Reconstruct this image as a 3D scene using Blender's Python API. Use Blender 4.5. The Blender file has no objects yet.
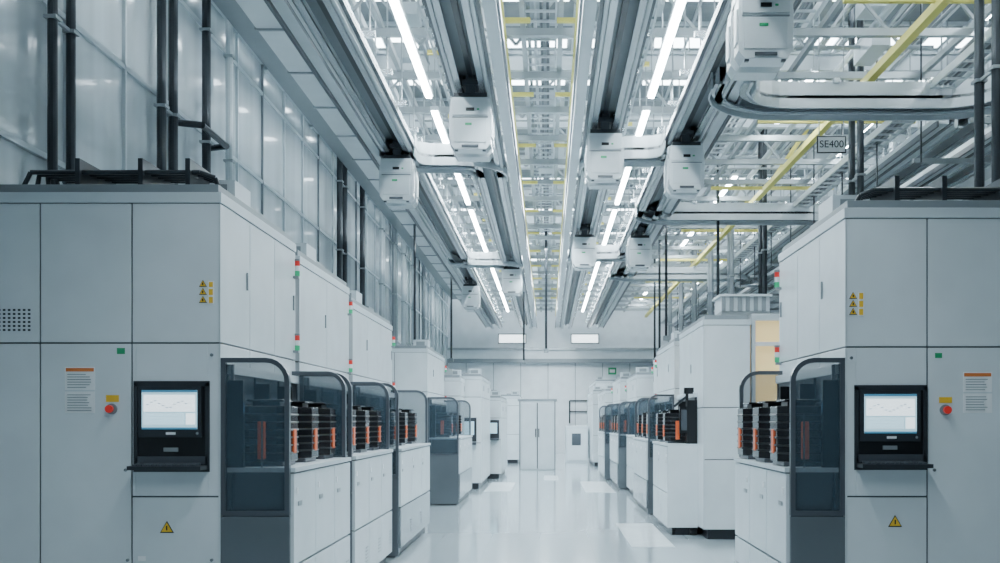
import bpy, math, random
from mathutils import Vector, Matrix
random.seed(7)
H=1.45
# ------------------------------------------------------------------ materials
def mat(name,col,rough=.45,metal=0.,emis=0.,ecol=None,var=.04,scale=3.,stretch=(1,1,1),trans=0.,alpha=1.,coat=0.):
    m=bpy.data.materials.new(name); m.use_nodes=True
    nt=m.node_tree; p=nt.nodes['Principled BSDF']
    tc=nt.nodes.new('ShaderNodeTexCoord'); mp=nt.nodes.new('ShaderNodeMapping'); mp.inputs['Scale'].default_value=stretch
    n=nt.nodes.new('ShaderNodeTexNoise'); n.inputs['Scale'].default_value=scale; n.inputs['Detail'].default_value=2
    nt.links.new(tc.outputs['Object'],mp.inputs[0]); nt.links.new(mp.outputs[0],n.inputs['Vector'])
    r=nt.nodes.new('ShaderNodeValToRGB')
    r.color_ramp.elements[0].position=.3; r.color_ramp.elements[1].position=.7
    r.color_ramp.elements[0].color=tuple(max(0,c*(1-var)) for c in col)+(1,)
    r.color_ramp.elements[1].color=tuple(min(1,c*(1+var)) for c in col)+(1,)
    nt.links.new(n.outputs['Fac'],r.inputs[0]); nt.links.new(r.outputs[0],p.inputs['Base Color'])
    p.inputs['Roughness'].default_value=rough; p.inputs['Metallic'].default_value=metal
    if emis>0:
        p.inputs['Emission Color'].default_value=tuple(ecol or col)+(1,); p.inputs['Emission Strength'].default_value=emis
    p.inputs['Transmission Weight'].default_value=trans; p.inputs['Alpha'].default_value=alpha
    p.inputs['Coat Weight'].default_value=coat
    return m
M={}
M['white']=mat('painted_white_steel',(.72,.78,.81),.26)
M['white2']=mat('painted_offwhite_steel',(.62,.685,.72),.32)
M['grey']=mat('painted_grey_steel',(.25,.285,.305),.4)
M['seam']=mat('dark_seam',(.09,.10,.11),.6)
M['dark']=mat('dark_frame',(.028,.033,.04),.3)
M['mid']=mat('slate_frame',(.075,.088,.104),.28)
M['black']=mat('black_plastic',(.006,.007,.009),.3)
M['foup']=mat('smoked_polycarbonate',(.010,.010,.013),.18)
M['orange']=mat('orange_handle',(.80,.15,.05),.4)
M['alu']=mat('aluminium',(.66,.71,.74),.25,.75)
M['alu2']=mat('galvanised_steel',(.38,.42,.44),.4,.5,var=.1)
M['railw']=mat('rail_white',(.64,.70,.73),.3,.15)
M['pipe']=mat('dark_pipe',(.04,.048,.056),.3,.4)
M['yellow']=mat('yellow_paint',(.74,.66,.16),.5)
M['glass']=mat('tinted_glass',(.08,.13,.17),.03,alpha=.34)
M['lip']=mat('glossy_lower_panel',(.16,.185,.205),.10,.35)
M['amber']=mat('amber_window',(.82,.62,.28),.2,emis=.7,ecol=(.95,.72,.36))
M['screen']=mat('lcd_screen',(.4,.58,.66),.2,emis=1.0,ecol=(.42,.68,.80))
M['ui']=mat('lcd_ui_blue',(.08,.25,.4),.3,emis=.35,ecol=(.1,.35,.55))
M['uiw']=mat('lcd_ui_white',(.85,.93,1),.3,emis=1.6,ecol=(.80,.93,1))
M['uil']=mat('lcd_ui_lightblue',(.6,.8,.9),.3,emis=1.2,ecol=(.48,.76,.9))
M['red']=mat('red_lamp',(.7,.04,.03),.3,emis=.2)
M['green']=mat('green_lamp',(.03,.45,.2),.3,emis=.2)
M['greenl']=mat('green_sticker',(.03,.35,.15),.4)
M['label']=mat('white_label',(.88,.90,.91),.5)
M['labelo']=mat('orange_label',(.75,.22,.06),.5)
M['hazard']=mat('hazard_yellow',(.9,.55,.04),.5)
M['steel']=mat('brushed_steel',(.40,.43,.45),.2,.8)
M['bluel']=mat('blue_reflection_glow',(.1,.3,.6),.3,emis=1.2,ecol=(.15,.45,.85))  # glowing strip imitates blue reflections in the shield glass
M['tube']=mat('led_tube',(1,1,1),.3,emis=75,ecol=(.84,.95,1))
M['panel_fill']=mat('added_glow_panel',(1,1,1),.3,emis=13,ecol=(.80,.93,1))  # emissive squares added on the ceiling for soft ambient light
M['farl']=mat('far_light_glow',(1,1,1),.3,emis=3,ecol=(.84,.95,1))

def floor_mat():
    m=bpy.data.materials.new('epoxy_floor'); m.use_nodes=True; nt=m.node_tree; p=nt.nodes['Principled BSDF']
    tc=nt.nodes.new('ShaderNodeTexCoord'); br=nt.nodes.new('ShaderNodeTexBrick')
    br.offset=0; br.inputs['Color1'].default_value=(.45,.525,.565,1); br.inputs['Color2'].default_value=(.455,.53,.57,1)
    br.inputs['Mortar'].default_value=(.42,.495,.535,1); br.inputs['Scale'].default_value=1; br.inputs['Mortar Size'].default_value=.004
    br.inputs['Brick Width'].default_value=.6; br.inputs['Row Height'].default_value=.6
    nt.links.new(tc.outputs['Object'],br.inputs['Vector']); nt.links.new(br.outputs['Color'],p.inputs['Base Color'])
    n=nt.nodes.new('ShaderNodeTexNoise'); n.inputs['Scale'].default_value=.8; n.inputs['Detail'].default_value=3
    mr=nt.nodes.new('ShaderNodeMapRange'); mr.inputs[3].default_value=.09; mr.inputs[4].default_value=.17
    nt.links.new(tc.outputs['Object'],n.inputs['Vector']); nt.links.new(n.outputs['Fac'],mr.inputs[0]); nt.links.new(mr.outputs[0],p.inputs['Roughness'])
    p.inputs['Coat Weight'].default_value=.35; p.inputs['Coat Roughness'].default_value=.08
    return m
M['floor']=floor_mat()
M['tile']=mat('white_floor_plate',(.72,.79,.82),.2)
M['wall']=mat('glazed_wall_panel',(.62,.69,.725),.16,var=.16,scale=1.2,stretch=(1,2.2,.12),coat=.4)
M['wallb']=mat('wall_paint',(.82,.87,.90),.5)
M['ceil']=mat('ceiling_grey',(.26,.29,.305),.6,var=.1)
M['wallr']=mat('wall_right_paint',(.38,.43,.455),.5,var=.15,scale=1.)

# ------------------------------------------------------------------ builder
class B:
    def __init__(s): s.v=[];s.f=[];s.mi=[];s.ms=[]
    def m(s,k):
        if k not in s.ms: s.ms.append(k)
        return s.ms.index(k)
    def add(s,vs,fs,k):
        o=len(s.v); s.v+= [tuple(a) for a in vs]; i=s.m(k)
        for f in fs: s.f.append([o+a for a in f]); s.mi.append(i)
    def box(s,x0,x1,y0,y1,z0,z1,k):
        x0,x1=min(x0,x1),max(x0,x1); y0,y1=min(y0,y1),max(y0,y1); z0,z1=min(z0,z1),max(z0,z1)
        s.add([(x0,y0,z0),(x1,y0,z0),(x1,y1,z0),(x0,y1,z0),(x0,y0,z1),(x1,y0,z1),(x1,y1,z1),(x0,y1,z1)],
              [(0,3,2,1),(4,5,6,7),(0,1,5,4),(1,2,6,5),(2,3,7,6),(3,0,4,7)],k)
    def beam(s,p0,p1,w,h,k):
        p0=Vector(p0);p1=Vector(p1);d=(p1-p0).normalized()
        up=Vector((0,0,1)) if abs(d.z)<.95 else Vector((0,1,0))
        a=d.cross(up).normalized()*w/2; b=a.cross(d).normalized()*h/2
        vs=[p0-a-b,p0+a-b,p0+a+b,p0-a+b,p1-a-b,p1+a-b,p1+a+b,p1-a+b]
        s.add(vs,[(0,1,2,3),(7,6,5,4),(0,4,5,1),(1,5,6,2),(2,6,7,3),(3,7,4,0)],k)
    def cyl(s,p0,p1,r,k,n=12,r1=None):
        p0=Vector(p0);p1=Vector(p1);d=(p1-p0).normalized(); r1=r if r1 is None else r1
        up=Vector((0,0,1)) if abs(d.z)<.95 else Vector((0,1,0))
        a=d.cross(up).normalized(); b=a.cross(d)
        vs=[p0+(a*math.cos(t)+b*math.sin(t))*r for t in [2*math.pi*i/n for i in range(n)]]+\
           [p1+(a*math.cos(t)+b*math.sin(t))*r1 for t in [2*math.pi*i/n for i in range(n)]]
        s.add(vs,[(i,(i+1)%n,n+(i+1)%n,n+i) for i in range(n)]+[tuple(range(n-1,-1,-1)),tuple(range(n,2*n))],k)
    def pipe(s,pts,r,k,n=10):
        for a,b in zip(pts[:-1],pts[1:]): s.cyl(a,b,r,k,n)
    def prism(s,poly,ax,a0,a1,k):
        def P(p,a): return {'y':(p[0],a,p[1]),'x':(a,p[0],p[1]),'z':(p[0],p[1],a)}[ax]
        n=len(poly)
        s.add([P(p,a0) for p in poly]+[P(p,a1) for p in poly],
              [(i,(i+1)%n,n+(i+1)%n,n+i) for i in range(n)]+[tuple(range(n-1,-1,-1)),tuple(range(n,2*n))],k)
    def ring(s,po,pi,y0,y1,k):
        n=len(po)
        vs=[(p[0],y0,p[1]) for p in po]+[(p[0],y0,p[1]) for p in pi]+[(p[0],y1,p[1]) for p in po]+[(p[0],y1,p[1]) for p in pi]
        fs=[]
        for i in range(n):
            j=(i+1)%n
            fs+=[(i,j,n+j,n+i),(2*n+i,3*n+i,3*n+j,2*n+j),(i,2*n+i,2*n+j,j),(n+i,n+j,3*n+j,3*n+i)]
        s.add(vs,fs,k)
    def sweep(s,path,off,w,z0,z1,k):
        P=[Vector((p[0],p[1],0)) for p in path]; vs=[]
        for i,p in enumerate(P):
            t=(P[min(i+1,len(P)-1)]-P[max(i-1,0)]).normalized(); n=Vector((t.y,-t.x,0))
            for o,z in ((off-w/2,z0),(off+w/2,z0),(off+w/2,z1),(off-w/2,z1)):
                q=p+n*o; vs.append((q.x,q.y,z))
        fs=[(0,1,2,3)]; L=len(P)
        for i in range(L-1):
            a=4*i
            for j in range(4): fs.append((a+j,a+4+j,a+4+(j+1)%4,a+(j+1)%4))
        a=4*(L-1); fs.append((a+3,a+2,a+1,a)); s.add(vs,fs,k)
    def finish(s,name,parent=None,bevel=0,smooth=False):
        import bmesh
        xs=[v[0] for v in s.v];ys=[v[1] for v in s.v];zs=[v[2] for v in s.v]
        c=Vector(((min(xs)+max(xs))/2,(min(ys)+max(ys))/2,min(zs)))
        me=bpy.data.meshes.new(name); me.from_pydata([tuple(Vector(v)-c) for v in s.v],[],s.f)
        for k in s.ms: me.materials.append(M[k])
        me.polygons.foreach_set('material_index',s.mi)
        bm=bmesh.new(); bm.from_mesh(me); bmesh.ops.recalc_face_normals(bm,faces=bm.faces); bm.to_mesh(me); bm.free()
        me.update()
        ob=bpy.data.objects.new(name,me); bpy.context.collection.objects.link(ob)
        if parent: ob.parent=parent; ob.location=c-parent.location
        else: ob.location=c
        if bevel:
            b=ob.modifiers.new('bevel','BEVEL'); b.width=bevel; b.segments=2; b.limit_method='ANGLE'; b.angle_limit=math.radians(50)
        return ob
def empty(name,loc):
    e=bpy.data.objects.new(name,None); e.location=loc; e.empty_display_size=.2
    bpy.context.collection.objects.link(e); return e
def inst(ob_mesh,name,parent,loc,bevel=0):
    ob=bpy.data.objects.new(name,ob_mesh); bpy.context.collection.objects.link(ob)
    if parent: ob.parent=parent; ob.location=Vector(loc)-parent.location
    else: ob.location=loc
    if bevel:
        b=ob.modifiers.new('bevel','BEVEL'); b.width=bevel; b.segments=2; b.limit_method='ANGLE'; b.angle_limit=math.radians(50)
    return ob
# ------------------------------------------------------------------ room
XL,XR,Y0,Y1,ZC=-4.4,7.8,-4.0,44.0,7.5
b=B(); b.box(XL-.2,XR+.2,Y0-.2,Y1+.2,-.1,0,'floor'); b.finish('floor')
b=B(); b.box(XL-.2,XL,Y0,Y1,0,ZC,'wall'); b.finish('wall_left')
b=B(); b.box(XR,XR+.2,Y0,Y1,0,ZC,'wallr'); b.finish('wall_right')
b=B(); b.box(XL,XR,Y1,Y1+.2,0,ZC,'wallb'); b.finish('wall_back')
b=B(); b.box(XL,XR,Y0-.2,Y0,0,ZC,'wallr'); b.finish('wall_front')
b=B(); b.box(XL-.2,XR+.2,Y0-.2,Y1+.2,ZC,ZC+.1,'ceil'); b.finish('ceiling')
b=B()
y=-3.4; i=0
while y<Y1-.3:
    b.box(XL,XL+.035,y-.02,y+.02,0,ZC,'grey' if i%3==0 else 'white2'); y+=1.25; i+=1
for z in (2.4,3.75,5.1,6.45): b.box(XL,XL+.03,Y0,Y1,z-.025,z+.025,'white2')
b.box(XL,XL+.14,Y0,Y1,6.9,7.15,'white2')
b.finish('trim_1')
b=B()
for x in [i*1.2-3.6 for i in range(10)]: b.box(x-.012,x+.012,Y1-.02,Y1,0,4.0,'grey')
b.box(XL,XR,Y1-.35,Y1,3.95,4.12,'grey'); b.box(XL,XR,Y1-.3,Y1,4.12,4.5,'white'); b.box(XL,XR,Y1-.4,Y1,4.5,4.6,'alu2')
b.finish('trim_2')
for i,x in enumerate((-2.15,1.05)):
    b=B(); b.box(x,x+1.15,Y1-.03,Y1,4.85,5.2,'farl'); b.box(x-.05,x+1.2,Y1-.025,Y1,4.8,5.25,'grey'); b.finish('far_light_%d'%(i+1))  # glowing panes on the back wall stand in for distant lights
b=B()
for x in [XL+.6*i for i in range(21)]: b.box(x-.02,x+.02,Y0,Y1,ZC-.05,ZC,'white2')
y=Y0
while y<Y1: b.box(XL,XR,y-.02,y+.02,ZC-.05,ZC,'white2'); y+=1.2
b.finish('trim_3')
b=B()
for (x0,x1,ya,yb) in ((.95,1.45,11.4,14.0),(.75,1.35,20,23.5),(-1.3,-.75,20.3,23.2),(-.1,.25,24,26)):
    b.box(x0,x1,ya,yb,0,.004,'tile')
b.finish('floor_marking')

# ------------------------------------------------------------------ wafer carrier (foup) mesh
def foup_mesh(s):
    b=B(); d=-s
    prof=[(0,-.2),(d*.05,-.2),(d*.26,-.17),(d*.33,-.1),(d*.33,.1),(d*.26,.17),(d*.05,.2),(0,.2)]
    b.prism(prof,'z',.03,.39,'foup')
    b.box(0,d*.03,-.215,.215,.01,.41,'black')
    for z in (.08,.13,.18,.23,.28,.33): b.prism([(p[0]*1.02,p[1]*1.03) for p in prof[1:-1]],'z',z,z+.012,'black')
    b.box(d*.08,d*.26,-.09,.09,.39,.42,'black'); b.box(d*.05,d*.29,-.12,.12,.42,.435,'foup')
    b.box(d*.02,d*.3,-.16,.16,0,.03,'mid')
    for q in (-1,1):
        b.beam((d*.18,q*.18,.12),(d*.18,q*.225,.12),.03,.03,'orange'); b.beam((d*.18,q*.18,.25),(d*.18,q*.225,.25),.03,.03,'orange')
        b.box(d*.155,d*.205,q*.215,q*.235,.05,.29,'orange')
    b.box(d*.325,d*.34,-.035,.035,.08,.24,'orange')
    o=b.finish('tmp'); me=o.data
    off=o.location.copy(); bpy.data.objects.remove(o); return me,off
FO={-1:foup_mesh(-1),1:foup_mesh(1)}

def endpoly(xb,s,w,zb,zt,r,t):
    d=-s
    w2=w-t; pts=[(t,zb+t),(w2,zb+t)]; r2=max(r-t,.02)
    zt2=zt-t
    for i in range(7):
        a=i*math.pi/12; pts.append((w2-r2+r2*math.cos(a),zt2-r2+r2*math.sin(a)))
    pts.append((t,zt2))
    return [(s*xb+d*u,z) for u,z in pts]

def tool(s,xb,y0,y1,top,depth=2.0,lp=None,front=None,zsplit=1.93,base=.12,cap=.12,console=None,nfoup=3,lpz=1.15,stack=True,aisle_n=3,col='white',name='wafer_process_tool',steel=False,lpy0=None,shield=True):
    X=lambda u: s*u
    e=empty(name,(X(xb+depth/2),(y0+y1)/2,0))
    g=.005; t=.014
    b=B()
    b.box(X(xb+t),X(xb+depth),y0+t,y1-t,base,top-cap,'seam')
    b.box(X(xb+.06),X(xb+depth-.06),y0+.06,y1-.06,0,base,'dark')
    b.finish('chassis',e)
    b=B()
    fx=front or [0,.56,1.13,depth]
    for i in range(len(fx)-1):
        a,c=xb+fx[i],xb+fx[i+1]
        zs=[base,zsplit,top-cap]
        if i==0: zs=[base,.97,zsplit,top-cap]
        for j in range(len(zs)-1):
            z0,z1=zs[j],zs[j+1]
            if i==0 and console and j==1:
                cx0,cx1,cz0,cz1=console
                lo,hi=sorted((abs(cx0),abs(cx1)))
                b.box(X(a+g),X(lo),y0,y0+t,z0+g,z1-g,col); b.box(X(hi),X(c-g),y0,y0+t,z0+g,z1-g,col)
                b.box(X(lo),X(hi),y0,y0+t,z0+g,cz0,col); b.box(X(lo),X(hi),y0,y0+t,cz1,z1-g,col)
            else: b.box(X(a+g),X(c-g),y0,y0+t,z0+g,z1-g,col)
    n=aisle_n; L=(y1-y0)/n
    for i in range(n):
        ya,yb=y0+i*L+g,y0+(i+1)*L-g
        if i==0: ya=y0
        b.box(X(xb),X(xb+t),ya,yb,zsplit+g,top-cap-g,col)
        b.box(X(xb),X(xb+t),ya,yb,base+g,zsplit-g,col)
        if i%2==0: b.box(X(xb-.012),X(xb),yb-.08,yb-.065,(zsplit+top)/2-.1,(zsplit+top)/2+.02,'grey')
    b.box(X(xb-.006),X(xb+depth+.01),y0-.006,y1,top-cap,top-cap*.45,'white2')
    b.box(X(xb+.02),X(xb+depth-.02),y0+.02,y1-.02,top-cap*.45,top,'grey')
    b.finish('panels',e,bevel=.003)
    b=B()
    if depth>1:
        b.box(X(xb+.05),X(xb+.3),y0+.45,y0+.8,top,top+.13,'white2'); b.box(X(xb+.1),X(xb+.25),y0+.44,y0+.45,top+.03,top+.1,'grey')
        b.cyl((X(xb+.9),y0+.8,top),(X(xb+.9),y0+.8,top+.18),.1,'alu2')
        b.box(X(xb+.2),X(xb+.6),y1-.6,y1-.2,top,top+.14,'alu2')
        b.finish('roof_units',e)
    if lp:
        w=xb-lp; ly0=(lpy0 if lpy0 is not None else y0)
        b=B()
        if shield:
            for yy in ((ly0,ly0+.035),(y1-.12,y1-.085)):
                po=endpoly(xb,s,w-.02,.85,1.84,.15,0); pi=endpoly(xb,s,w-.02,.85,1.84,.15,.03)
                b.ring(po,pi,yy[0],yy[1],'mid')
                b.prism(pi,'y',yy[0]+.014,yy[0]+.02,'glass')
            b.box(X(xb-.05),X(xb-.07),ly0+.04,ly0+.06,.88,1.8,'grey')
            b.box(X(xb-.24),X(xb-.25),ly0+.045,ly0+.055,.9,1.5,'steel')
            b.box(X(xb-.09),X(xb-.13),ly0+.05,ly0+.06,1.5,1.56,'bluel'); b.box(X(xb-.09),X(xb-.2),ly0+.05,ly0+.06,1.02,1.035,'white2')
            b.box(X(xb-.1),X(xb-.28),ly0+.05,ly0+.2,.88,1.0,'mid')
            b.box(X(xb),X(lp+.02),ly0,ly0+.03,.02,.845,'lip')
        else:
            b.box(X(xb),X(lp+.005),ly0,ly0+.03,.1,lpz-.03,'white')
            for q in (lp+.08,xb-.08): b.cyl((X(q-.02),ly0+.05,.04),(X(q+.02),ly0+.05,.04),.04,'black')
        b.finish('end_shield',e)
        b=B()
        b.box(X(xb),X(lp+.03),ly0+.04,y1-.04,.1,lpz-.03,'seam')
        b.box(X(xb),X(lp+.06),ly0+.06,y1-.06,0,.1,'dark')
        b.box(X(xb),X(lp-.01),ly0+.035*(1 if shield else 0),y1-.03,lpz-.03,lpz,'white2')
        LL=(y1-.03-ly0-.035)/nfoup
        for i in range(nfoup):
            ya=ly0+.035+i*LL+g; yb=ya+LL-2*g
            kk='steel' if steel else 'white'
            b.box(X(lp),X(lp+.03),ya,yb,.1,.52,kk); b.box(X(lp),X(lp+.03),ya,yb,.535,lpz-.04,'white')
            b.box(X(lp-.004),X(lp),ya+.1,ya+.2,.9,.93,'grey')
            for q in range(5): b.box(X(lp-.003),X(lp),yb-.16,yb-.05,.2+q*.03,.212+q*.03,'grey')
            b.box(X(lp-.004),X(lp),ya+.06,ya+.1,.98,1.02,'label')
            b.box(X(xb-.03),X(xb),ya+.02,yb-.02,lpz,1.74,'dark'); b.box(X(xb-.035),X(xb-.03),ya+.07,yb-.07,lpz+.06,1.62,'mid')
            b.box(X(xb-.13),X(xb),ya-.005,ya+.04,lpz,1.70,'black')
        b.box(X(xb-.05),X(xb),ly0+.035,y1-.09,1.74,1.8,'white2')
        b.finish('load_port',e,bevel=.003)
        me,off=FO[s]
        for i in range(nfoup):
            yc=ly0+.035+(i+.5)*LL+.02
            inst(me,'wafer_carrier_%d'%(i+1),e,Vector((X(xb-.04),yc,lpz))+off,bevel=.006)
    if stack:
        for zz in ((top-.32),(top-.32-.6)):
            b=B(); yy=y1-.06
            b.box(X(xb-.04),X(xb),yy-.02,yy+.02,zz-.02,zz,'grey')
            b.cyl((X(xb-.03),yy,zz),(X(xb-.03),yy,zz+.04),.02,'green',14); b.cyl((X(xb-.03),yy,zz+.04),(X(xb-.03),yy,zz+.08),.02,'label',14)
            b.cyl((X(xb-.03),yy,zz+.08),(X(xb-.03),yy,zz+.12),.02,'red',14); b.cyl((X(xb-.03),yy,zz+.12),(X(xb-.03),yy,zz+.135),.022,'grey',14)
            b.finish('stack_light',e)
    if console:
        cx0,cx1,cz0,cz1=console; lo,hi=min(cx0,cx1),max(cx0,cx1)
        b=B()
        b.box(lo-.012,hi+.012,y0-.012,y0+.002,cz1-.02,cz1+.012,'dark'); b.box(lo-.012,hi+.012,y0-.012,y0+.002,cz0-.012,cz0+.01,'dark')
        b.box(lo-.012,lo+.014,y0-.012,y0+.002,cz0,cz1,'dark'); b.box(hi-.014,hi+.012,y0-.012,y0+.002,cz0,cz1,'dark')
        b.box(lo,hi,y0+.0,y0+.012,cz0,cz1,'black')
        sx0,sx1=lo+.045,hi-.06; sz0,sz1=cz1-.29,cz1-.045
        b.box(sx0-.025,sx1+.025,y0-.02,y0,sz0-.05,sz1+.025,'dark')
        b.box(sx0,sx1,y0-.024,y0-.02,sz0,sz1,'screen')
        W=sx1-sx0
        b.box(sx0,sx1,y0-.026,y0-.024,sz1-.014,sz1,'ui'); b.box(sx0,sx1,y0-.026,y0-.024,sz0,sz0+.012,'ui')
        b.box(sx0+.012,sx1-.012,y0-.026,y0-.024,sz0+.11,sz1-.03,'uiw'); b.box(sx0+.012,sx1-.08,y0-.026,y0-.024,sz0+.03,sz0+.10,'uil')
        b.box(sx1-.07,sx1-.012,y0-.026,y0-.024,sz0+.03,sz0+.10,'uiw')
        for q in range(11):
            h0=.02*math.sin(q*.9)+random.random()*.01
            b.box(sx0+.03+q*.024,sx0+.046+q*.024,y0-.028,y0-.026,sz0+.15+h0,sz0+.154+h0,'ui')
        for q in range(3): b.box(sx0+.02,sx1-.1,y0-.028,y0-.026,sz0+.045+q*.018,sz0+.048+q*.018,'screen')
        cxm=(lo+hi)/2
        b.box(cxm-.03,cxm+.03,y0-.024,y0-.02,sz0-.033,sz0-.018,'label')
        b.cyl((hi-.06,y0-.02,sz0-.025),(hi-.06,y0-.026,sz0-.025),.008,'grey')
        b.box(cxm-.05,cxm+.04,y0-.01,y0-.0,cz0+.115,cz0+.14,'grey')
        b.box(lo+.0,hi+.0,y0-.14,y0,cz0+.005,cz0+.03,'dark')
        for r in range(4):
            for q in range(13):
                xx=lo+.03+q*(hi-lo-.06)/13
                b.box(xx,xx+.024,y0-.13+r*.028,y0-.108+r*.028,cz0+.03,cz0+.04+.002*r,'mid')
        b.box(lo,hi,y0-.012,y0,cz0+.035,cz0+.085,'mid')
        b.finish('control_console',e,bevel=.0015)
    return e
# ------------------------------------------------------------------ left row
D=6.26
px=lambda x,d=D:(x-548)*d/1000
pz=lambda y,d=D:H+(420-y)*d/1000
L1=tool(-1,2.05,D,8.12,2.93,depth=2.1,lp=1.6,front=[0,.556,1.13,2.1],zsplit=pz(343),console=(px(136),px(208),pz(470),pz(383)))
R1=tool(1,1.86,D,8.05,2.83,depth=2.3,lp=1.5,front=[0,.515,1.1,1.7,2.3],zsplit=pz(347),console=(px(856),px(925),pz(468),pz(387)),cap=.115)
def stickers(e,items):
    b=B()
    for it in items:
        k=it[0]
        if k=='box':
            _,x0,x1,y0,y1,c,l=it; b.box(px(x0),px(x1),D-.002*l,D,pz(y1),pz(y0),c)
        if k=='tri':
            _,x,y,r=it; r=r*D/1000
            b.prism([(px(x)-r,pz(y)-r*.7),(px(x)+r,pz(y)-r*.7),(px(x),pz(y)+r)],'y',D-.003,D,'black')
            r*=.8; b.prism([(px(x)-r,pz(y)-r*.68),(px(x)+r,pz(y)-r*.68),(px(x),pz(y)+r)],'y',D-.005,D-.003,'hazard')
            b.box(px(x)-.004,px(x)+.004,D-.006,D-.005,pz(y)-r*.4,pz(y)+r*.4,'black')
        if k=='btn':
            _,x,y=it; b.cyl((px(x),D,pz(y)),(px(x),D-.01,pz(y)),.034,'grey',24); b.cyl((px(x),D-.01,pz(y)),(px(x),D-.03,pz(y)),.014,'grey',20)
            b.cyl((px(x),D-.03,pz(y)),(px(x),D-.05,pz(y)),.024,'red',24)
        if k=='knob':
            _,x,y=it; b.cyl((px(x),D,pz(y)),(px(x),D-.012,pz(y)),.010,'steel',16)
    b.finish('warning_labels',e)
def lab(x0,x1,y0,y1,o=True):
    r=[('box',x0,x1,y0,y1,'label',1)]
    if o: r.append(('box',x0+1,x1-1,y0+1,y0+4.5,'labelo',2))
    y=y0+(7 if o else 3)
    while y<y1-2: r.append(('box',x0+2.5,x1-3-random.random()*7,y,y+.7,'grey',2)); y+=2.6
    return r
stickers(L1,lab(65,95,367,390)+lab(65,95,391.5,413,False)+[('box',117,125,348,354,'greenl',1),('btn',112,409),('box',106,119,395,402,'hazard',1),
  ('tri',203,284,4),('tri',203,292,4),('tri',203,300,4),('box',208,214,281,304,'label',1),('box',209,213,282,287,'hazard',2),('box',209,213,289,295,'hazard',2),('box',209,213,297,303,'hazard',2),
  ('tri',167,528,7),('box',138,146,556,561,'label',1),('knob',126,470),('knob',212,355),('knob',212,560),('knob',128,560)]+
  [('box',-2+q*5,0.5+q*5,309+r*4,311+r*4,'dark',1) for q in range(7) for r in range(6)])
stickers(R1,lab(963,992,372,392)+lab(963,992,393.5,413,False)+[('box',935,942,353,358,'greenl',1),('btn',945,410),('box',939,952,397,403,'hazard',1),
  ('tri',853,296,4),('tri',853,304,4),('tri',853,312,4),('box',858,864,292,316,'label',1),('box',859,863,293,299,'hazard',2),('box',859,863,301,307,'hazard',2),('box',859,863,309,315,'hazard',2),
  ('tri',895,522,7),('knob',934,470),('knob',851,358)])
tool(-1,2.05,8.25,10.3,2.86,lp=1.6,aisle_n=2)
tool(-1,2.05,10.5,13.15,2.74,lp=1.55,steel=True)
tool(-1,2.05,17.0,19.8,2.72,lp=1.5,steel=True)
tool(-1,1.75,20.0,20.95,2.35,lp=None,aisle_n=1,stack=False)
tool(-1,1.40,21.0,24.2,2.42,lp=None,aisle_n=4,stack=False)
tool(-1,1.15,24.6,28.3,2.05,lp=None,aisle_n=4,stack=False,zsplit=1.5)
tool(-1,1.9,28.6,33,2.5,lp=None,aisle_n=3,stack=False)
tool(-1,.95,33.4,38,2.3,lp=None,aisle_n=3,stack=False)
# right row
R2=tool(1,1.88,12.1,14.3,2.72,depth=.57,front=[0,.57],lp=1.5,lpy0=12.55,nfoup=2,aisle_n=2,zsplit=1.6,stack=False,shield=False)
b=B(); b.box(1.66,1.86,12.6,12.66,1.28,1.62,'black'); b.box(1.68,1.84,12.595,12.6,1.32,1.58,'mid'); b.cyl((1.76,12.66,1.15),(1.76,12.66,1.82),.02,'black'); b.box(1.72,1.84,12.62,12.7,1.78,1.86,'black')
b.beam((1.76,12.66,1.75),(1.6,12.7,1.62),.03,.03,'dark'); b.finish('swing_arm_monitor',R2)
tool(1,1.92,15.2,17.6,2.7,lp=1.5,steel=True)
tool(1,2.15,17.9,20.4,2.72,lp=1.6)
tool(1,1.85,20.9,23.5,2.45,lp=1.45,steel=True)
tool(1,1.75,24.2,27.0,2.5,lp=1.35)
tool(1,1.55,27.3,31.0,2.3,lp=None,aisle_n=4,stack=False)
tool(1,1.4,31.3,35.5,2.4,lp=None,aisle_n=4,stack=False)
tool(1,1.7,35.8,41.5,2.9,lp=None,aisle_n=3,stack=False)
# amber enclosure
e=empty('amber_glazed_enclosure',(3.0,13,0)); b=B()
b.box(2.47,3.6,12.15,14.2,0,1.62,'white'); b.box(2.47,3.6,12.15,14.2,2.66,2.74,'white2'); b.box(2.52,3.55,12.2,14.15,1.62,2.66,'amber')
for x in (2.47,2.86,3.55): b.box(x,x+.05,12.13,12.2,1.62,2.66,'white2')
b.box(2.52,2.86,12.14,12.18,2.35,2.4,'label')
b.finish('cabin',e,bevel=.004)
b=B(); b.box(2.15,2.75,12.4,12.9,2.74,2.80,'alu2')
for q in range(6): b.box(2.15+.1*q,2.2+.1*q,12.38,12.4,2.80,2.98,'grey')
b.box(2.15,2.75,12.4,12.9,2.8,2.98,'white2'); b.box(2.12,2.78,12.37,12.93,2.98,3.01,'white')
b.finish('equipment_crate',None,bevel=.004)
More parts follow.
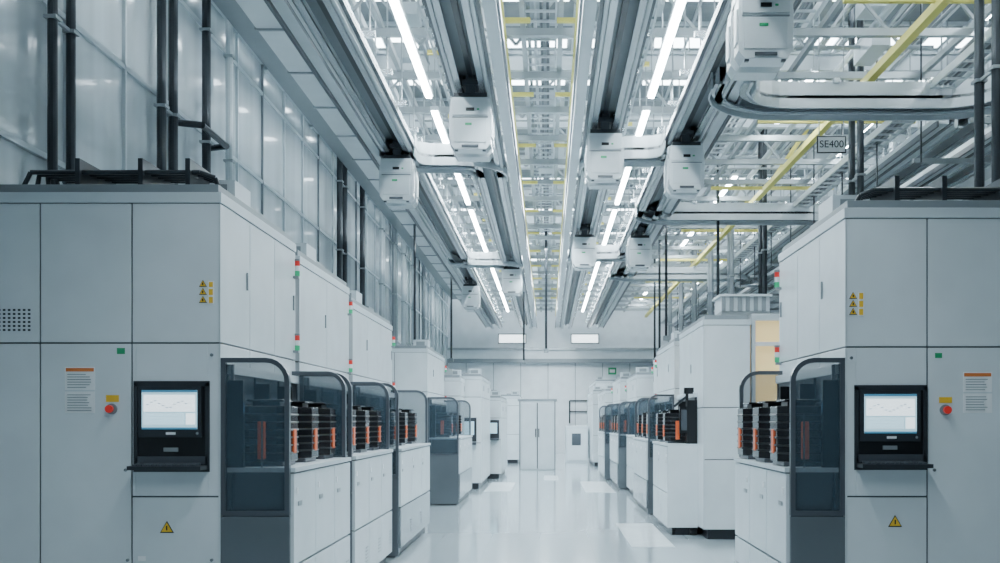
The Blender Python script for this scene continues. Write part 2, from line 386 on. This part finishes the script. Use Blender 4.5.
# roof pipes of the two front tools
b=B()
for i in range(5):
    z=3.03+.012*i; yy=D+.12+i*.11
    b.pipe([(-3.35+.03*i,yy,2.93),(-3.3,yy,z),(-2.22-.03*i,yy,z),(-2.13-.03*i,yy+.02,z-.03),(-2.11-.03*i,yy+.04,2.93)],.015,'pipe')
for x in (-3.0,-2.6,-2.3): b.box(x,x+.03,D+.08,D+.62,2.93,3.11,'pipe')
b.finish('roof_piping',L1)
b=B()
for i in range(5):
    z=2.92+.012*i; yy=D+.12+i*.11
    b.pipe([(3.5,yy,z),(2.08+.03*i,yy,z),(2.0+.03*i,yy+.02,z-.03),(1.97+.03*i,yy+.04,2.83)],.015,'pipe')
for x in (2.9,2.5,2.2): b.box(x,x+.03,D+.08,D+.62,2.83,3.0,'pipe')
b.finish('roof_piping',R1)
# back cabinets / doors
e=empty('door_1',(-.3,29.4,0)); b=B()
b.box(-.84,.22,29.02,30.4,0,2.0,'white'); b.box(-.88,.26,29.0,30.45,2.0,2.06,'grey'); b.finish('vestibule',e,bevel=.005)
b=B()
for x0,x1 in ((-.78,-.325),(-.295,.16)): b.box(x0,x1,28.99,29.02,.04,1.92,'white2')
b.box(-.84,-.8,28.985,29.02,0,2.0,'grey'); b.box(.18,.22,28.985,29.02,0,2.0,'grey')
b.box(-.37,-.34,28.95,28.99,.95,1.2,'dark'); b.box(-.28,-.25,28.95,28.99,.95,1.2,'dark'); b.box(-.322,-.298,28.985,29.02,.04,1.95,'dark')
b.finish('leaves',e)
e=empty('operator_terminal',(-1.3,24.4,0)); b=B()
b.box(-1.6,-1.2,24.56,24.6,1.0,1.45,'dark'); b.box(-1.55,-1.25,24.55,24.56,1.12,1.38,'screen'); b.box(-1.6,-1.2,24.42,24.6,.95,1.0,'mid'); b.finish('housing',e)
e=empty('operator_terminal',(-1.7,20.9,0)); b=B()
b.box(-1.9,-1.5,20.96,21.0,1.0,1.5,'dark'); b.box(-1.85,-1.55,20.95,20.96,1.14,1.42,'screen'); b.box(-1.9,-1.5,20.82,21.0,.93,.98,'mid'); b.finish('housing',e)
e=empty('service_cabinet',(1.0,34,0)); b=B()
b.box(.6,1.35,33.5,35.2,0,1.25,'white2'); b.box(.65,1.3,33.48,33.5,.1,1.15,'white'); b.box(.8,1.1,33.46,33.48,.6,1.0,'mid'); b.finish('cabinet',e,bevel=.005)
b=B()
b.pipe([(.95,Y1-.06,1.3),(.95,Y1-.06,2.3),(1.75,Y1-.06,2.3),(1.75,Y1-.06,1.3)],.03,'pipe'); b.box(.95,1.75,Y1-.09,Y1,1.8,1.84,'pipe'); b.finish('wall_pipe_frame')
e=empty('exit_sign',(2.75,Y1-.3,3.5)); b=B(); b.box(2.65,3.0,Y1-.06,Y1-.02,3.45,3.75,'greenl'); b.box(2.71,2.94,Y1-.07,Y1-.06,3.53,3.67,'label'); b.finish('board',e)

# ------------------------------------------------------------------ overhead tracks
ZT=5.42
NET=empty('overhead_hoist_track_network',(0,20,ZT))
def track(path,rods=True,duct=1,fascia=False):
    b=B()
    for o in (-.2,.2):
        q=1 if o>0 else -1
        b.sweep(path,o,.05,ZT,ZT+.24,'railw')
        b.sweep(path,o-q*.055,.08,ZT,ZT+.03,'alu'); b.sweep(path,o+q*.045,.05,ZT+.06,ZT+.10,'mid'); b.sweep(path,o+q*.03,.06,ZT+.13,ZT+.16,'alu')
        if fascia: b.sweep(path,o+q*.06,.02,ZT-.06,ZT+.27,'railw')
    b.sweep(path,0,.34,ZT+.2,ZT+.22,'grey'); b.sweep(path,0,.06,ZT+.14,ZT+.2,'dark')
    if duct:
        b.sweep(path,duct*.36,.13,ZT+.06,ZT+.2,'railw'); b.sweep(path,duct*.45,.03,ZT+.02,ZT+.1,'mid')
    acc=0.
    for (a,c) in zip(path[:-1],path[1:]):
        a2=Vector((a[0],a[1],0));c2=Vector((c[0],c[1],0));L=(c2-a2).length;t=(c2-a2)/L;n=Vector((t.y,-t.x,0))
        u=1.2-acc if acc>0 else .3
        while u<L:
            p=a2+t*u
            b.beam(p-n*.34+Vector((0,0,ZT+.27)),p+n*.34+Vector((0,0,ZT+.27)),.07,.06,'alu')
            if rods:
                for q in (-.28,.28):
                    r=p+n*q; b.cyl((r.x,r.y,ZT+.27),(r.x,r.y,ZC),.012,'alu2',5)
            u+=1.2
        acc=(L-(u-1.2)) if u-1.2<L else 0
    return b.finish('track',NET)
TX=[-2.24,-.93,.77,1.95]
for x,dc in zip(TX,(-1,1,-1,1)): track([(x,Y0+.3),(x,Y1-.5)],duct=dc)
track([(5.75,Y0+.3),(5.75,12.0)]+[(4.95+.8*math.cos(a),12.0+.8*math.sin(a)) for a in [math.pi/16*i for i in range(1,8)]]+[(4.95,12.8),(3.0,12.8)]+
      [(3.0-.8*math.sin(a),12.0+.8*math.cos(a)) for a in [math.pi/16*i for i in range(1,8)]]+[(2.2,11.8)],rods=False,duct=0,fascia=True)
track([(6.7,Y0+.3),(6.7,Y1-.5)],duct=-1)
track([(5.75,13.6),(5.75,Y1-.5)],duct=-1)
def link(xa,xb_,yc,r=.5,back=1):
    sg=1 if xb_>xa else -1
    p=[(xa,yc-back*r*1.6)]
    p+=[(xa+sg*(r-r*math.cos(a)),yc-back*(r-r*math.sin(a))) for a in [math.pi/16*i for i in range(0,9)]]
    p+=[(xb_-sg*(r-r*math.cos(a)),yc+back*(r-r*math.sin(a))) for a in [math.pi/16*i for i in range(8,-1,-1)]]
    p+=[(xb_,yc+back*r*1.6)]
    return p
for (xa,xc,yc) in ((-2.24,-.93,15.6),(1.95,.77,15.2),(-2.24,-.93,25.5),(1.95,.77,24.5),(1.95,5.7,19.8),(1.95,5.7,28)):
    track(link(xa,xc,yc),rods=False,duct=0,fascia=True)
# vehicles (carried by the track network)
def vehicle():
    b=B(); hw=.245; F=-.30
    pf=[(-hw+.05,0),(hw-.05,0),(hw,.07),(hw,.5),(hw-.02,.62),(-hw+.02,.62),(-hw,.5),(-hw,.07)]
    b.prism(pf,'y',F,-.08,'white'); b.prism(pf,'y',.08,.30,'white')
    b.box(-hw+.02,hw-.02,-.08,.08,.34,.60,'mid'); b.box(-.16,.16,-.08,.08,.14,.34,'grey'); b.box(-hw+.01,hw-.01,-.1,.1,.58,.66,'white2')
    b.box(-hw+.03,hw-.03,F-.015,F,.40,.58,'white2'); b.box(-hw+.05,hw-.05,F-.012,F,.08,.36,'white2')
    b.box(-.05,.05,F-.022,F-.015,.45,.49,'black'); b.box(-.06,.02,F-.018,F-.012,.28,.31,'greenl'); b.box(.08,.11,F-.022,F-.015,.46,.48,'greenl')
    b.box(-hw+.03,hw-.03,F-.006,F,.372,.388,'grey')
    for q in (-1,1): b.box(q*hw,q*(hw+.012),-.27,-.12,.15,.45,'white2'); b.box(q*hw,q*(hw+.012),.12,.27,.15,.45,'white2'); b.box(q*(hw-.1),q*(hw-.06),-.28,-.24,-.02,0,'mid')
    b.box(-.1,.1,F-.02,F,.02,.05,'mid')
    b.box(-.2,.2,-.28,.28,.62,.68,'dark'); b.box(-.06,.06,-.25,-.12,.68,.9,'mid'); b.box(-.06,.06,.12,.25,.68,.9,'mid')
    for yy in (-.2,.2):
        for q in (-1,1): b.cyl((q*.1,yy,.84),(q*.17,yy,.84),.06,'black',16)
    b.box(-.1,.1,-.27,.27,.78,.84,'mid')
    o=b.finish('tmp'); me=o.data; off=o.location.copy(); bpy.data.objects.remove(o); return me,off
vm,vo=vehicle()
for x,y,dz in ((1.95,9.25,.06),(-.93,12.25,.05),(.77,13.75,0),(-2.24,15.05,0),(1.95,14.35,.02),(1.95,21.5,0),(.77,21.4,0),(-.93,25.9,0),(-2.24,29.1,0),(5.75,17.5,0)):
    inst(vm,'overhead_hoist_vehicle',None,Vector((x,y,4.69))+vo,bevel=.022)

# ------------------------------------------------------------------ ceiling services
GR=empty('overhead_service_grid',(0,20,6))
TL=-3.0
b=B()
y=-3.
while y<Y1-.5:
    b.box(TL,XR,y-.04,y+.04,6.05,6.14,'alu2'); y+=1.5
y=-2.5
while y<Y1-.5:
    b.box(XL,XR,y-.07,y+.07,6.85,6.87,'railw'); b.box(XL,XR,y-.015,y+.015,6.87,7.1,'railw'); b.box(XL,XR,y-.07,y+.07,7.1,7.12,'railw')
    x=TL+.2
    while x<XR-.8:
        b.beam((x,y,6.14),(x+.6,y,6.85),.035,.035,'alu2'); b.beam((x+.6,y,6.85),(x+1.2,y,6.14),.035,.035,'alu2'); x+=1.2
    y+=3.
for x in (-3.0,-2.0,-.3,.15,2.7,3.3,5.1,6.2,7.2): b.box(x-.03,x+.03,Y0,Y1-.5,6.14,6.22,'alu2')
b.box(-3.5,-3.08,Y0+.2,Y1-.5,6.15,6.5,'railw')
for y in [i*1.5 for i in range(0,28)]: b.box(-3.52,-3.06,y,y+.04,6.13,6.52,'grey')
b.box(-4.2,-3.7,Y0+.2,Y1-.5,6.7,6.84,'grey')
b.finish('ceiling_truss_grid',GR)
def ladder(x,w,z,k='railw',fill=True):
    b=B()
    for q in (-1,1): b.box(x+q*w/2-.012,x+q*w/2+.012,Y0+.2,Y1-.6,z,z+.1,k)
    y=Y0+.3
    while y<Y1-.6: b.box(x-w/2,x+w/2,y,y+.03,z+.01,z+.035,k); y+=.3
    if fill:
        for i in range(4): b.cyl((x-w/2+.06+i*w*.2,Y0+.3,z+.06),(x-w/2+.06+i*w*.2,Y1-.7,z+.06),.022,random.choice(['pipe','railw','grey','mid']),6)
    return b.finish('cable_tray',GR)
for x,w,z in ((-1.27,.2,5.85),(1.08,.2,5.85),(-.1,.4,6.3),(3.0,.4,6.3),(6.25,.3,5.9),(7.3,.5,5.2),(4.95,.3,5.6)): ladder(x,w,z)
b=B()
for i in range(30):
    x=random.uniform(TL,XR-.3); z=random.uniform(6.4,7.35); r=random.choice([.02,.03,.05,.08])
    b.cyl((x,Y0+.2,z),(x,Y1-.4,z),r,random.choice(['alu2','railw','railw','mid','grey']),8)
for i in range(36):
    yy=random.uniform(0,Y1-1); x=random.uniform(TL,XR-3); L=random.uniform(1.5,5); z=random.uniform(6.3,7.3)
    b.cyl((x,yy,z),(min(x+L,XR-.1),yy,z),random.choice([.02,.03,.06]),random.choice(['alu2','railw','grey']),8)
b.finish('ceiling_pipework',GR)
b=B()
for i in range(90):
    yy=random.uniform(5,Y1-2); x=random.choice([-1.9,-1.3,-.2,.2,1.1,3.2,4.2,5.3,6.4])+random.uniform(-.2,.2); z=random.uniform(6.25,6.9)
    b.box(x-random.uniform(.08,.25),x+random.uniform(.08,.25),yy,yy+random.uniform(.2,.8),z,z+random.uniform(.1,.25),random.choice(['white2','white2','grey','alu2','railw']))
b.finish('ceiling_junction_boxes',GR)
b=B()
for x in (-.60,-.51,.33): b.box(x-.022,x+.022,Y0+.3,Y1-.6,5.95,5.99,'yellow')
y=1.
while y<38:
    b.box(-.62,-.2,y,y+.05,5.99,6.04,'yellow'); b.box(.1,.36,y,y+.05,5.99,6.04,'yellow'); b.box(-1.5,-1.0,y+1,y+1.05,5.99,6.04,'yellow'); b.box(1.0,1.3,y+1.4,y+1.45,5.99,6.04,'yellow'); y+=2.6
b.box(4.19,4.29,Y0+.3,Y1-.6,5.9,6.0,'yellow')
y=2.
while y<38:
    b.box(3.2,5.6,y,y+.06,5.97,6.03,'yellow'); b.beam((4.3,y,6.0),(5.3,y+.8,7.4),.06,.06,'yellow'); y+=4.4
b.finish('yellow_gas_pipework',GR)
def light_row(x,z,y0,y1,L=1.5,gap=.25,w=.075):
    y=y0
    while y+L<y1:
        e=B(); e.box(x-w/2-.02,x+w/2+.02,y,y+L,z+.03,z+.09,'railw'); e.box(x-w/2,x+w/2,y+.02,y+L-.02,z,z+.03,'tube')
        e.cyl((x,y+.1,z+.09),(x,y+.1,ZC),.008,'alu2',5); e.cyl((x,y+L-.1,z+.09),(x,y+L-.1,ZC),.008,'alu2',5)
        e.finish('linear_ceiling_light'); y+=L+gap
light_row(-1.64,5.88,7.6,43,L=6.2,gap=.6)
light_row(1.42,5.88,7.6,43,L=6.2,gap=.6)
light_row(3.75,6.3,8,42,L=2.4,gap=3.6)  # this row and the next are added for more illumination
light_row(5.4,6.4,10,42,L=2.4,gap=4)
b=B()
y=3.2
while y<43:
    for x in (-3.8,-2.6,-1.4,-.2,1.0,2.2,3.4,4.6,5.8,7.0): b.box(x-.5,x+.5,y,y+.4,ZC-.02,ZC,'panel_fill')
    y+=1.8
b.finish('ceiling_fill_panels')  # added ambient fill, not modelled fixtures

# ------------------------------------------------------------------ posts
def posts(name,pl,r=.035,z0=0.,z1=ZC,k='pipe'):
    b=B()
    for x,y in pl: b.cyl((x,y,z0),(x,y,z1),r,k,12)
    for z in (3.4,4.9,6.3):
        for q,w in pl: b.box(q-r-.012,q+r+.012,w-r-.012,w+r+.012,z,z+.03,'alu2')
        if len(pl)>1: b.beam((pl[0][0],pl[0][1],z+.02),(pl[-1][0],pl[-1][1],z+.02),.03,.03,'alu2')
    b.finish(name)
posts('service_pipe_riser',[(-4.27,8.62),(-4.27,8.95)],.042)
posts('service_pipe_riser',[(-4.27,11.05),(-4.27,11.4)],.052)
posts('service_pipe_riser',[(-4.27,12.5)],.055)
posts('service_pipe_riser',[(-4.27,13.4)],.05,k='railw')
posts('service_pipe_riser',[(-4.25,20.4),(-4.25,20.9)],.06)
posts('service_pipe_riser',[(-4.25,22.9)],.06)
for y in (25.5,27.5,29.3,31.5,34,36.5): posts('service_pipe_riser',[(-4.25,y),(-4.25,y+.3)],.05,k=random.choice(['grey','railw']))
for y in (9.85,14.15,20.4,24,27,30,33,36): posts('support_column',[(4.42,y),(4.42,y+.4)],.05,k='pipe' if y<22 else 'grey')
for y in (18,23,28.5,35): posts('support_column',[(6.2,y)],.06,k='railw')
b=B()
for x,y in ((-.05,26),(-.75,31),(2.9,26),(3.2,30),(2.6,22),(-3.2,24),(-2.9,30),(3.4,20)): b.cyl((x,y,3.2),(x,y,ZC),.03,'pipe',8); b.box(x-.06,x+.06,y-.06,y+.06,3.2,3.3,'grey')
b.finish('ceiling_drop_pipes',GR)
b=B()
b.pipe([(-4.3,11.6,4.9),(-4.05,11.7,4.9),(-4.05,12.6,4.9),(-4.3,12.7,4.9)],.04,'pipe')
b.finish('wall_pipework',GR)
b=B()
for z,x in ((4.3,7.5),(4.7,7.4),(5.9,7.5),(6.3,7.6)): b.cyl((x,Y0+.2,z),(x,Y1-.4,z),.07,random.choice(['pipe','grey','alu2']))
for y in [8+1.8*i for i in range(18)]: b.box(4.9,7.7,y,y+.06,4.9,4.96,'alu2'); b.cyl((5.0,y,4.9),(5.0,y,ZC),.014,'pipe',6)
b.finish('service_pipe_rack',GR)
# sign
e=empty('hanging_aisle_sign',(px(831,13.5),13.5,0)); d=13.5
b=B(); x0,x1,z0,z1=px(817,d),px(846,d),pz(153,d),pz(136,d)
b.box(x0,x1,d,d+.02,z0,z1,'black'); b.box(x0+.015,x1-.015,d-.004,d,z0+.015,z1-.015,'label')
b.cyl((x0+.03,d+.01,z1),(x0+.03,d+.01,ZC),.008,'alu2',6); b.cyl((x1-.03,d+.01,z1),(x1-.03,d+.01,ZC),.008,'alu2',6); b.finish('board',e)
tcu=bpy.data.curves.new('sign_text','FONT'); tcu.body='SE400'; tcu.size=.135; tcu.align_x='CENTER'; tcu.align_y='CENTER'; tcu.materials.append(M['black']); tcu.extrude=.001
t=bpy.data.objects.new('sign_text',tcu); bpy.context.collection.objects.link(t); t.parent=e
t.location=Vector(((x0+x1)/2,d-.008,(z0+z1)/2))-e.location; t.rotation_euler=(math.pi/2,0,0)
# ------------------------------------------------------------------ aisle fill lights, added without fixtures
def area(name,x,y,z,sx,sy,p):
    l=bpy.data.lights.new(name,'AREA'); l.shape='RECTANGLE'; l.size=sx; l.size_y=sy; l.energy=p; l.color=(.80,.93,1)
    o=bpy.data.objects.new(name,l); o.location=(x,y,z); bpy.context.collection.objects.link(o)
for y,p in ((0,150),(5,130),(10,200),(15,230),(20,260),(26,310),(32,340),(39,360)):
    area('aisle_fill',-.1,y,5.9,.25,3.5,p)
w=bpy.data.worlds.new('world'); bpy.context.scene.world=w; w.use_nodes=True
w.node_tree.nodes['Background'].inputs[0].default_value=(.7,.8,.85,1); w.node_tree.nodes['Background'].inputs[1].default_value=.3
cam=bpy.data.cameras.new('camera'); co=bpy.data.objects.new('camera',cam); bpy.context.collection.objects.link(co)
co.location=(0,0,H); co.rotation_euler=(math.pi/2,0,0); cam.lens=36; cam.sensor_width=36; cam.shift_x=-.048; cam.shift_y=.1385; cam.clip_end=200
bpy.context.scene.camera=co
